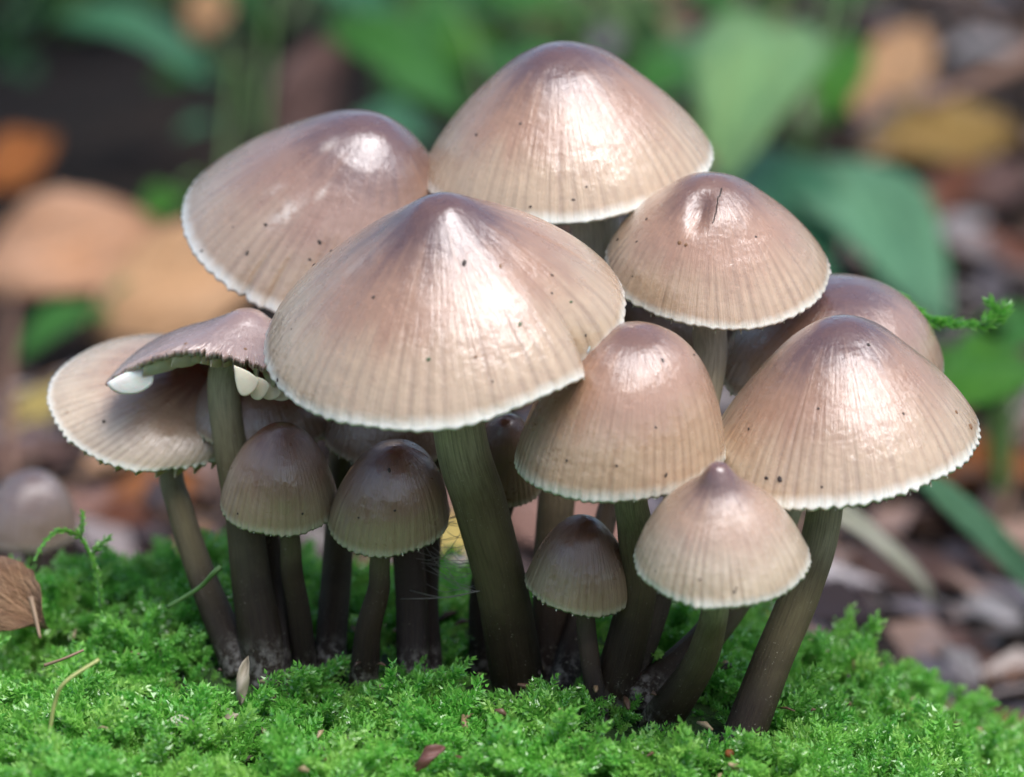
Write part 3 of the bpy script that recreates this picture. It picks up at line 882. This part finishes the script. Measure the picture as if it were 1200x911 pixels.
def plant(label, leaves, seed, root_uv=None):
    """leafy ground plant: leaves given as (base px, tip px, width px, depth base, depth tip, material)"""
    l0 = leaves[0]
    b0 = px(*l0[0], l0[3])
    gxy = b0[:2] + np.array([0.6, 1.0])
    g = np.array([gxy[0], gxy[1], float(floor_z(gxy[0], gxy[1]))])
    root = thing('leafy_plant', label, 'plant', g)
    for q, (bp, tp, w, r0, r1, mt) in enumerate(leaves):
        B_ = px(*bp, r0); T_ = px(*tp, r1)
        wcm = w * PXCM * (DIST + r0) / DIST
        up = norm(-FWD * 0.65 + np.array([0, 0, 1.0]) * 0.75)
        V, F, lc = leaf_geo(B_, T_, wcm, up, 0.18, 0.18, 0.05, seed * 7 + q, (0.42, 0.8), 0.02)
        lf = obj('leaf', mesh('leaf', V - g, F, LM[mt], True, {'leafco': lc}), root)
        mid = (g + B_) / 2 + np.array([0, 0, 0.3 * np.linalg.norm(B_ - g)])
        V, F, h = tube(catmull([g - [0, 0, 0.3], mid, B_ + norm(T_ - B_) * 0.1], 14), np.linspace(0.06, 0.04, 14), 6)
        obj('stalk', mesh('stalk', V - g, F, STALK), root)
    return root

plant('plant with broad blue-green glossy leaves over the dark hollow', [((265, 80), (80, 8), 95, 40, 37, 'teal'), ((330, 40), (225, -60), 80, 46, 44, 'deep')], 1)
plant('plant with drooping mid-green leaves beside the tallest cap', [((560, 120), (395, 25), 120, 38, 36, 'green'), ((480, 20), (345, -40), 80, 44, 42, 'teal'), ((545, 170), (420, 130), 80, 36, 33, 'teal')], 2)
plant('plant with small bright leaves right behind the tallest cap', [((790, 140), (650, 70), 100, 40, 37, 'bright'), ((700, 20), (560, -20), 80, 46, 44, 'green'), ((820, 60), (740, 110), 70, 42, 40, 'green'), ((585, 40), (650, 120), 90, 44, 40, 'green')], 3)
plant('plant with a large pale yellow-green leaf', [((915, -10), (855, 178), 150, 34, 28, 'pale'), ((985, 30), (975, 130), 75, 38, 35, 'bright'), ((900, 40), (815, -20), 80, 44, 42, 'green')], 4)
plant('plant with long blue-green leaves sloping down behind the blistered cap', [((845, 150), (965, 345), 150, 34, 28, 'teal'), ((945, 165), (1105, 350), 135, 33, 27, 'sage')], 5)
plant('plant with dim green leaves in the dark hollow', [((255, 150), (140, 235), 100, 50, 44, 'deep'), ((330, 190), (250, 270), 60, 50, 46, 'green'), ((20, 50), (5, 150), 60, 52, 48, 'deep')], 6)
plant('low plant with vivid green leaves behind the large toothed cap', [((1215, 400), (1100, 470), 100, 19, 16, 'bright'), ((1230, 360), (1120, 420), 70, 22, 20, 'green')], 7)
plant('low plant with one small green leaf beside the tan leaves', [((130, 345), (25, 400), 60, 30, 27, 'green')], 8)

plant('plant with dark ivy-like leaves at the far edge of the hollow', [((110, 90), (60, -30), 70, 56, 54, 'deep'), ((60, 100), (-20, 30), 70, 54, 52, 'deep'), ((190, 110), (300, 130), 60, 54, 52, 'deep'), ((350, 70), (420, 10), 80, 52, 50, 'green')], 9)
plant('plant with yellowish small leaf beside the leaning cap', [((215, 215), (170, 255), 50, 36, 34, 'bright'), ((300, 150), (200, 175), 70, 44, 42, 'teal')], 10)
plant('plant with overlapping green leaves at the foot of the tall leafy backdrop', [((610, 60), (500, 60), 80, 48, 46, 'bright'), ((560, -20), (470, 50), 90, 52, 48, 'green'), ((700, 60), (780, 0), 80, 52, 50, 'green'), ((780, 30), (830, 110), 80, 48, 46, 'teal'), ((690, 110), (760, 160), 70, 44, 42, 'green')], 11)
plant('plant with a thin arching green stalk and narrow leaves above the pale leaf', [((905, 10), (925, -60), 30, 40, 40, 'bright'), ((1060, 20), (960, -30), 60, 56, 54, 'deep'), ((1200, -10), (1100, 5), 50, 58, 56, 'deep')], 12)

def thicket(label, box, n, rds, size, mats, seed):
    r = np.random.default_rng(seed); L_ = []
    for q in range(n):
        u0 = r.uniform(box[0], box[2]); v0 = r.uniform(box[1], box[3]); a = r.uniform(0, 6.283); ln = r.uniform(*size)
        r0 = r.uniform(*rds)
        L_.append(((u0, v0), (u0 + ln * math.cos(a), v0 + ln * 0.7 * math.sin(a) + 10), ln * r.uniform(0.45, 0.65), r0, r0 - r.uniform(0, 3), mats[r.integers(len(mats))]))
    return plant(label, L_, seed)
thicket('creeping plant with many small glossy leaves edging the black hollow', (230, -20, 480, 110), 13, (44, 54), (60, 105), ['green', 'teal', 'deep', 'green'], 41)
thicket('creeping plant with many small leaves crowding behind the tallest cap', (480, -30, 830, 90), 14, (46, 56), (60, 110), ['green', 'bright', 'green', 'deep', 'teal'], 42)
thicket('creeping plant with scattered dark leaves beyond the deep orange leaf', (-20, -20, 200, 90), 9, (52, 60), (60, 100), ['deep', 'deep', 'teal', 'green'], 43)
thicket('creeping plant with small green leaves over brown litter, beyond the mossy twig', (1130, 390, 1230, 470), 5, (20, 24), (60, 90), ['bright', 'green'], 44)

# added leafy canopy, mostly above the picture, put in to shade the hollow below
g = np.array([-19.0, 56.0, float(floor_z(-19.0, 56.0))])
shade_canopy = thing('shade_canopy', 'added leafy canopy, mostly out of view, shading the black hollow behind the mushrooms', 'shade_canopy', g)
rs_ = np.random.default_rng(5)
proto = [leaf_geo((0, 0, 0), (5.5, 0, 0), 3.6, (0, 0, 1.0), 0.2, 0.15, 0.06, 400 + q, (0.42, 0.8), 0.02) for q in range(3)]
lm = [mesh('leaf', V, F, LM['deep'], True, {'leafco': lc}) for V, F, lc in proto]
for q in range(9):
    endp = np.array([rs_.uniform(-21, -3), rs_.uniform(42, 60), rs_.uniform(6, 11)])
    axp = catmull([g - [0, 0, 0.5], g + np.array([0, -1, 9.0]), (g + endp) / 2 + [0, 0, 7.5], endp], 24)
    V, F, h = tube(axp, np.linspace(0.35, 0.09, 24), 7)
    br_ = obj('branch', mesh('branch', V - g, F, TWIG), shade_canopy)
    for j in range(13):
        i = 10 + j
        lf = obj('leaf', lm[(q + j) % 3], br_, axp[i] - g)
        lf.rotation_euler = (rs_.normal(0, 0.35), rs_.normal(0.25, 0.3), rs_.uniform(0, 6.283))
        sc0 = rs_.uniform(0.7, 1.25); lf.scale = (sc0, sc0, sc0)

def litter(label, c, ang, length, width, mt, lift=0.4, slope=0.35, seed=0, rd=None, name='fallen_leaf', cat='leaf', fun=None, shape=(0.5, 0.75), curl=0.15):
    """dead leaf lying on the floor, centred on a photo pixel; length and width in pixels"""
    g = hit(fun or floor_z, *c, lift) if rd is None else px(*c, rd)
    r0 = (g - CAM) @ FWD
    s = PXCM * r0 / DIST
    ca, sa = math.cos(ang), math.sin(ang)
    dirv = norm(RGT * ca + norm(np.array([0, 1.0, 0]) * 0.75 + np.array([0, 0, slope])) * sa)
    # foreshortening: lengthen what points away
    k_ = 1.0 / max(0.35, math.hypot(ca, sa * 0.55))
    Lc = length * s * k_; 
    up = norm(np.array([0.1 * math.sin(seed), -slope, 1.0]))
    V, F, lc = leaf_geo(g - dirv * Lc / 2, g + dirv * Lc / 2, width * s * 1.25, up, curl, 0.12, 0.12, seed, shape, 0.02)
    o = obj(name, mesh(name, V - g, F, LM[mt], True, {'leafco': lc}), None, g)
    return tag(o, label, cat)

litter('large tan fallen leaf with a pale sheen, beside the dark hollow', (75, 290), 0.35, 230, 120, 'sheen', 1.0, 0.7, 1)
litter('orange-tan fallen leaf behind the leaning cap', (215, 335), 0.55, 240, 120, 'tan', 0.9, 0.8, 2)
litter('deep orange fallen leaf in the dark hollow', (22, 185), 0.8, 90, 60, 'orange', 0.6, 0.6, 3)
litter('small pale yellow fallen leaf beside the tilted pale cap', (42, 482), 1.0, 85, 46, 'yellow', 0.5, 0.6, 4)
litter('pinkish fallen leaf at the back edge of the moss', (95, 590), 0.1, 150, 50, 'pink', 0.4, 0.4, 5)
litter('dark red-brown curled fallen leaf behind the tilted pale cap', (150, 608), -0.2, 90, 45, 'rust', 0.4, 0.5, 6)
litter('orange fallen leaf between the two outermost stems', (180, 570), 0.3, 130, 60, 'orange', 0.5, 0.4, 7)
litter('yellow fallen leaf seen between the stems', (535, 655), 1.2, 90, 80, 'yellow', 0.4, 0.9, 8)
litter('pale pink fallen leaf seen above the yellow one', (560, 595), 0.2, 150, 60, 'pink', 0.5, 0.5, 9)
litter('mauve-pink fallen leaf seen behind the middle stems', (670, 610), -0.2, 170, 80, 'pink', 0.5, 0.5, 10)
litter('orange-brown fallen leaf beside the pale yellow-green plant leaf', (1045, 85), 1.1, 110, 75, 'tan', 0.8, 0.7, 11)
litter('large ochre fallen leaf below the slanting twig', (1100, 155), 0.15, 200, 80, 'ochre', 0.8, 0.6, 12)
litter('rust fallen leaf fragment on the dark soil', (1105, 228), 0.9, 110, 40, 'rust', 0.5, 0.5, 13)
litter('dull mauve fallen leaf beside the rust fragment', (1170, 215), 0.2, 110, 70, 'mauve', 0.6, 0.4, 14)
litter('brown fallen leaf lying below the mauve one', (1160, 290), -0.3, 130, 55, 'rust', 0.4, 0.4, 15)
litter('orange fallen leaf under the vivid green plant', (1165, 545), 0.25, 150, 75, 'orange', 0.4, 0.4, 16)
litter('tan-pink fallen leaf under the pale blade', (1060, 665), -0.3, 170, 60, 'mauve', 0.3, 0.3, 17)
litter('rusty fallen leaf behind the small umbonate cap', (875, 735), 0.2, 130, 60, 'orange', 0.4, 0.3, 18)
litter('brown fallen leaf under the crossing green blade', (1110, 760), 0.1, 210, 60, 'mauve', 0.3, 0.2, 19)
litter('brown-pink fallen leaf behind the far grey mushroom', (30, 535), 0.4, 130, 50, 'mauve', 0.4, 0.4, 20)
litter('pale grey chip lying on the brown leaves', (1165, 715), -0.7, 70, 40, 'grey', 0.5, 0.3, 21, name='wood_chip', cat='chip')
litter('narrow grey chip beside the larger pale chip', (1128, 775), -1.0, 60, 22, 'grey', 0.5, 0.3, 22, name='wood_chip', cat='chip')
litter('bluish grey stone-like chip above the ochre leaf', (1150, 52), 0.2, 90, 40, 'grey', 0.6, 0.3, 23, name='wood_chip', cat='chip')
litter('grey leaf scrap between the rust leaves', (1130, 262), 0.6, 60, 40, 'grey', 0.5, 0.3, 24, name='leaf_scrap', cat='leaf')
litter('tan leaf standing among the dim plant leaves', (360, 110), 1.2, 110, 60, 'mauve', 2.2, 1.2, 25)
litter('small orange fallen leaf among the blue-green leaves', (245, 8), 1.1, 60, 40, 'tan', 1.6, 1.0, 26)
litter('brown fallen leaf in the shade beyond the bright leaves', (640, 15), 0.2, 120, 50, 'rust', 0.6, 0.4, 27)

def stick(name, label, cat, pts, w0, w1, mat, sides=8):
    """pts: (u, v, depth offset)"""
    P = [px(*p) for p in pts]; g = P[0]
    w = np.linspace(w0, w1, 26) * PXCM / 2
    V, F, h = tube(catmull(P, 26), w, sides, 0.05, 3)
    return tag(obj(name, mesh(name, V - g, F, mat), None, g), label, cat)
stick('twig', 'brown bare twig slanting across the ochre leaf', 'twig', [(1250, 45, 38), (1170, 85, 37), (1080, 125, 36)], 46, 22, TWIG)
stick('twig', 'thin pinkish-brown twig standing beside the small yellow leaf', 'twig', [(12, 590, 22), (8, 470, 26), (14, 350, 30)], 26, 16, TWIG)
def blade(label, a, b_, w, r0, r1, mt, seed):
    A_ = px(*a, r0); B_ = px(*b_, r1)
    V, F, lc = leaf_geo(A_, B_, w * PXCM * (DIST + r0) / DIST, norm(-FWD + [0, 0, 0.6]), 0.12, 0.25, 0.02, seed, (0.5, 0.35), 0.03)
    return tag(obj('strap_leaf', mesh('strap_leaf', V - A_, F, LM[mt], True, {'leafco': lc}), None, A_), label, 'leaf')
blade('pale straw-green blade leaning out from behind the long bent stem', (1118, 700), (930, 560), 38, 13.5, 9, 'straw', 31)
blade('blue-green grass blade crossing in front of the orange leaf', (1235, 705), (1075, 545), 36, 14, 12, 'sage', 32)

# small stuff: crumbs of leaf and bark over the whole floor
bag = Bag(); r = np.random.default_rng(99)
pal = [(0.20, 0.11, 0.07), (0.30, 0.18, 0.13), (0.12, 0.07, 0.05), (0.36, 0.20, 0.10), (0.28, 0.23, 0.21), (0.40, 0.25, 0.18), (0.07, 0.04, 0.03), (0.22, 0.19, 0.20)]
for q in range(9000):
    x = r.uniform(-48, 48); y = r.uniform(-15, 75) if q % 3 else r.uniform(4, 30)
    if abs(x) > 22 + 0.4 * (y + 20): continue
    if abs(x) < 12 and y < 4: continue
    dark = wave2(np.array(x), np.array(y), 44, 0.22)
    if -19 < x < 0.5 and y > 27: continue
    z = float(floor_z(x, y)) + r.uniform(0.02, 0.5)
    ln = r.uniform(0.6, 2.2); a = r.uniform(0, 6.283); w = ln * r.uniform(0.2, 0.6)
    d = norm(np.array([math.cos(a), math.sin(a), r.normal(0, 0.35)])); upn = norm(np.array([r.normal(0, .5), r.normal(-0.2, .5), 1]))
    sd = norm(np.cross(d, upn)); nn = np.cross(sd, d)
    c = np.array([x, y, z])
    V = [c - d * ln / 2, c + sd * w / 2 - d * ln * .1 + nn * .08, c + d * ln / 2 + nn * r.normal(0, .15), c - sd * w / 2 + nn * .1, c + nn * 0.03]
    V += [v_ - nn * 0.05 for v_ in V[:4]]
    cc = np.array(pal[r.integers(len(pal))]) * r.uniform(0.25, 0.85)
    bag.add(V, [[0, 1, 4], [1, 2, 4], [2, 3, 4], [3, 0, 4], [0, 5, 6, 1], [1, 6, 7, 2], [2, 7, 8, 3], [3, 8, 5, 0], [8, 7, 6, 5]], col=np.array([*cc, 1.0]))
k = NT('litter_crumbs'); cc = k.attr('col', 'Color')
k.p(Base_Color=cc, Roughness=0.28)
tag(obj('leaf_litter', bag.mesh('leaf_litter', k.m, False)), 'brown crumbs of dead leaves and bark on the forest floor', 'leaf litter', kind='stuff')

# ------------------------------------------------------------------ small things on the moss and between the stems
def moss_top(x, y): return mound_z(x, y) + 0.42
BARK = plain('old_leaf_scrap', (0.30, 0.20, 0.12), 0.6, 0.5, 250)

# brown dead leaf with its stalk, lying against the moss at the side
g = px(18, 740, 1.0)
root = thing('dead_leaf', 'crinkled tan-brown dead leaf with a short stalk, propped on the moss', 'leaf', g)
V, F, lc = leaf_geo(px(46, 722, 0.8), px(-60, 668, 1.6), 0.95, norm(-FWD + [0, 0, 0.5]), 0.22, 0.2, 0.16, 61, (0.45, 0.7), 0.02)
LM['dead'] = leaf_material('leaf_dead', (0.36, 0.22, 0.12), (0.24, 0.12, 0.06), 0.55, 0.2)
obj('blade', mesh('blade', V - g, F, LM['dead'], True, {'leafco': lc}), root)
V, F, h = tube(catmull([px(36, 700, 0.8), px(42, 725, 0.7), px(47, 748, 0.6)], 10), np.linspace(0.035, 0.02, 10), 6)
obj('stalk', mesh('stalk', V - g, F, BARK), root)

def sprig(label, axes, seed, nleaf, leaf, name='moss_sprig'):
    """a single long moss shoot standing clear of the carpet; axes are lists of (u, v, depth)"""
    P0 = px(*axes[0][0])
    r = np.random.default_rng(seed); bag = Bag()
    for q, ax in enumerate(axes):
        A_ = catmull([px(*p) for p in ax], 18) - P0
        clad_leaves(bag, r, A_, nleaf[q], leaf, 0.7, 0.45, 1.0)
        V, F, h = tube(A_, np.linspace(0.028, 0.012, 18), 5)
        bag.add(V, F, tip=np.zeros(len(V)), along=h * 0.4)
    return tag(obj(name, bag.mesh(name, MOSS, False), None, P0), label, 'moss')
sprig('long arching moss sprig beside the crinkled dead leaf', [
    [(118, 712, 1.4), (112, 665, 1.4), (94, 626, 1.3)], [(96, 628, 1.3), (70, 622, 1.2), (52, 636, 1.1), (40, 658, 1.0)], [(95, 627, 1.3), (97, 612, 1.3), (96, 598, 1.3)], [(106, 650, 1.4), (122, 634, 1.4), (130, 630, 1.4)]], 71, [34, 20, 12, 12], 0.10)
sprig('mossy green twig sticking out behind the large toothed cap', [
    [(925, 770, 3.0), (950, 640, 3.2), (985, 480, 3.4), (1020, 385, 3.2), (1060, 362, 3.0)], [(1045, 348, 2.4), (1062, 358, 2.3), (1085, 374, 2.2), (1112, 377, 2.1), (1150, 381, 2.0), (1172, 376, 2.0)], [(1150, 381, 2.0), (1166, 366, 2.0), (1158, 350, 2.0)], [(1166, 378, 2.0), (1176, 366, 2.0), (1180, 358, 2.0)]], 72, [40, 110, 26, 16], 0.17)

STRAW = plain('straw', (0.40, 0.42, 0.14), 0.5, 0.3, 400)
def filament(name, label, cat, pts, w0, w1, mat):
    return stick(name, label, cat, pts, w0, w1, mat, 6)
filament('straw', 'thin yellow-green grass stem poking from the moss beside the dead leaf', 'grass stem', [(58, 860, -2.5), (64, 825, -2.6), (76, 800, -2.7), (116, 773, -2.6)], 5, 4, STRAW)
filament('straw', 'short brownish straw lying over the moss', 'straw', [(52, 780, -0.6), (75, 772, -0.7), (98, 762, -0.7)], 4, 3, BARK)
filament('straw', 'fine green stalk crossing in front of the outermost stem', 'grass stem', [(196, 712, 1.0), (232, 690, 0.8), (250, 672, 0.6), (259, 664, 0.6)], 5, 7, STALK)
def scrap(name, label, cat, c, ang, ln, wd, mat, seed, thick=0.03, add=0.60):
    g = hit(mound_z, *c, add)
    dirv = norm(RGT * math.cos(ang) + UPV * math.sin(ang) * 0.8 - FWD * 0.1)
    V, F, lc = leaf_geo(-dirv * ln * PXCM / 2, dirv * ln * PXCM / 2, wd * PXCM, norm(-FWD * 0.7 + [0, 0, 0.8]), 0.3, 0.25, 0.2, seed, (0.5, 0.5), thick, 11, 5)
    return tag(obj(name, mesh(name, V, F, mat, True, {'leafco': lc}), None, g), label, cat)
PALESCRAP = plain('pale_scrap', (0.42, 0.36, 0.26), 0.5, 0.35, 300)
REDSCRAP = plain('red_scrap', (0.14, 0.055, 0.04), 0.5, 0.4, 300)
scrap('leaf_scrap', 'pale tan scrap of dead leaf sunk in the moss', 'leaf scrap', (245, 836), 0.1, 66, 24, PALESCRAP, 81)
scrap('leaf_scrap', 'small whitish flake beside the pale tan scrap', 'leaf scrap', (212, 846), -0.2, 40, 16, GILL, 82)
scrap('leaf_scrap', 'narrow brown sliver standing in the moss above the pale scrap', 'leaf scrap', (284, 800), 1.45, 60, 14, PALESCRAP, 83)
scrap('bark_flake', 'dark reddish bark flake in the moss below the widest cap', 'bark flake', (499, 888), 0.85, 46, 16, REDSCRAP, 84)
scrap('leaf_scrap', 'orange leaf scrap at the sloping end of the moss', 'leaf scrap', (1186, 838), -0.6, 60, 34, SPECK_TAN, 85, add=0.6)
def pellet(label, c, size, mat, seed):
    g = hit(mound_z, *c, 0.5)
    bag = Bag(); r = np.random.default_rng(seed)
    V = []; F = []
    for i in range(7):
        a = i / 6 * math.pi
        for j in range(9):
            b_ = j / 9 * 6.283; q = size * r.uniform(0.88, 1.1)
            V.append((q * math.sin(a) * math.cos(b_), q * math.sin(a) * math.sin(b_), q * 0.9 * math.cos(a)))
    return tag(obj('seed', mesh('seed', V, grid_faces(7, 9, True), mat), None, g), label, 'seed')
pellet('dark brown round seed lying on the moss', (374, 879), 0.075, plain('seed_dark', (0.05, 0.025, 0.02), 0.5, 0.5, 900), 1)
pellet('tiny orange round seed beside the long bent stem', (855, 883), 0.055, plain('seed_orange', (0.42, 0.13, 0.04), 0.4, 0.3, 900), 2)

# spider web strung between two stems
bag = Bag(); r = np.random.default_rng(17)
g = px(500, 690, 0.3)
for q in range(34):
    u0 = r.uniform(486, 520); v0 = r.uniform(600, 690); u1 = r.uniform(530, 578); v1 = v0 + r.normal(0, 26)
    if q == 0: u0, v0, u1, v1 = 470, 702, 566, 692
    if q == 1: u0, v0, u1, v1 = 480, 692, 566, 691
    v1 = min(v1, 694)
    sag = r.uniform(2, 9)
    A_ = catmull([px(u0, v0, 0.5 + r.normal(0, .1)), px((u0 + u1) / 2, (v0 + v1) / 2 + sag, 0.2 + r.normal(0, .1)), px(u1, v1, -0.1 + r.normal(0, .1))], 8)
    V, F, h = tube(A_, 0.0028 if q > 1 else 0.0045, 4)
    bag.add(V - g, F)
WEB = plain('web_silk', (0.30, 0.27, 0.24), 0.5, 0.2, 900)
tag(obj('spider_web', bag.mesh('spider_web', WEB), None, g), 'fine spider web strung between the dark stems over the yellow leaf', 'spider web')

# crumbs caught in the moss
bag = Bag(); r = np.random.default_rng(123)
for q in range(110):
    x = r.uniform(-6.5, 6.5); y = r.uniform(-4.5, 2.0)
    c = np.array([x, y, float(mound_z(x, y)) + r.uniform(0.30, 0.52)])
    a = r.uniform(0, 6.283); ln = r.uniform(0.06, 0.34); w = r.uniform(0.012, 0.05)
    d = norm(np.array([math.cos(a), math.sin(a), r.normal(0, 0.3)])); sd = norm(np.cross(d, [0.1, 0.2, 1])); nn = np.cross(sd, d)
    V, F, h = tube(np.array([c - d * ln / 2, c + nn * 0.02, c + d * ln / 2]), [w * 0.4, w, w * 0.4], 5)
    cc = np.array([(0.13, 0.07, 0.04), (0.26, 0.17, 0.09), (0.05, 0.03, 0.02), (0.36, 0.27, 0.15)][r.integers(4)])
    bag.add(V, F, col=np.tile([*cc, 1.0], (len(V), 1)))
k = NT('moss_crumbs'); k.p(Base_Color=k.attr('col', 'Color'), Roughness=0.5)
tag(obj('moss_crumbs', bag.mesh('moss_crumbs', k.m)), 'tiny brown crumbs and needles caught in the moss', 'debris', kind='stuff')
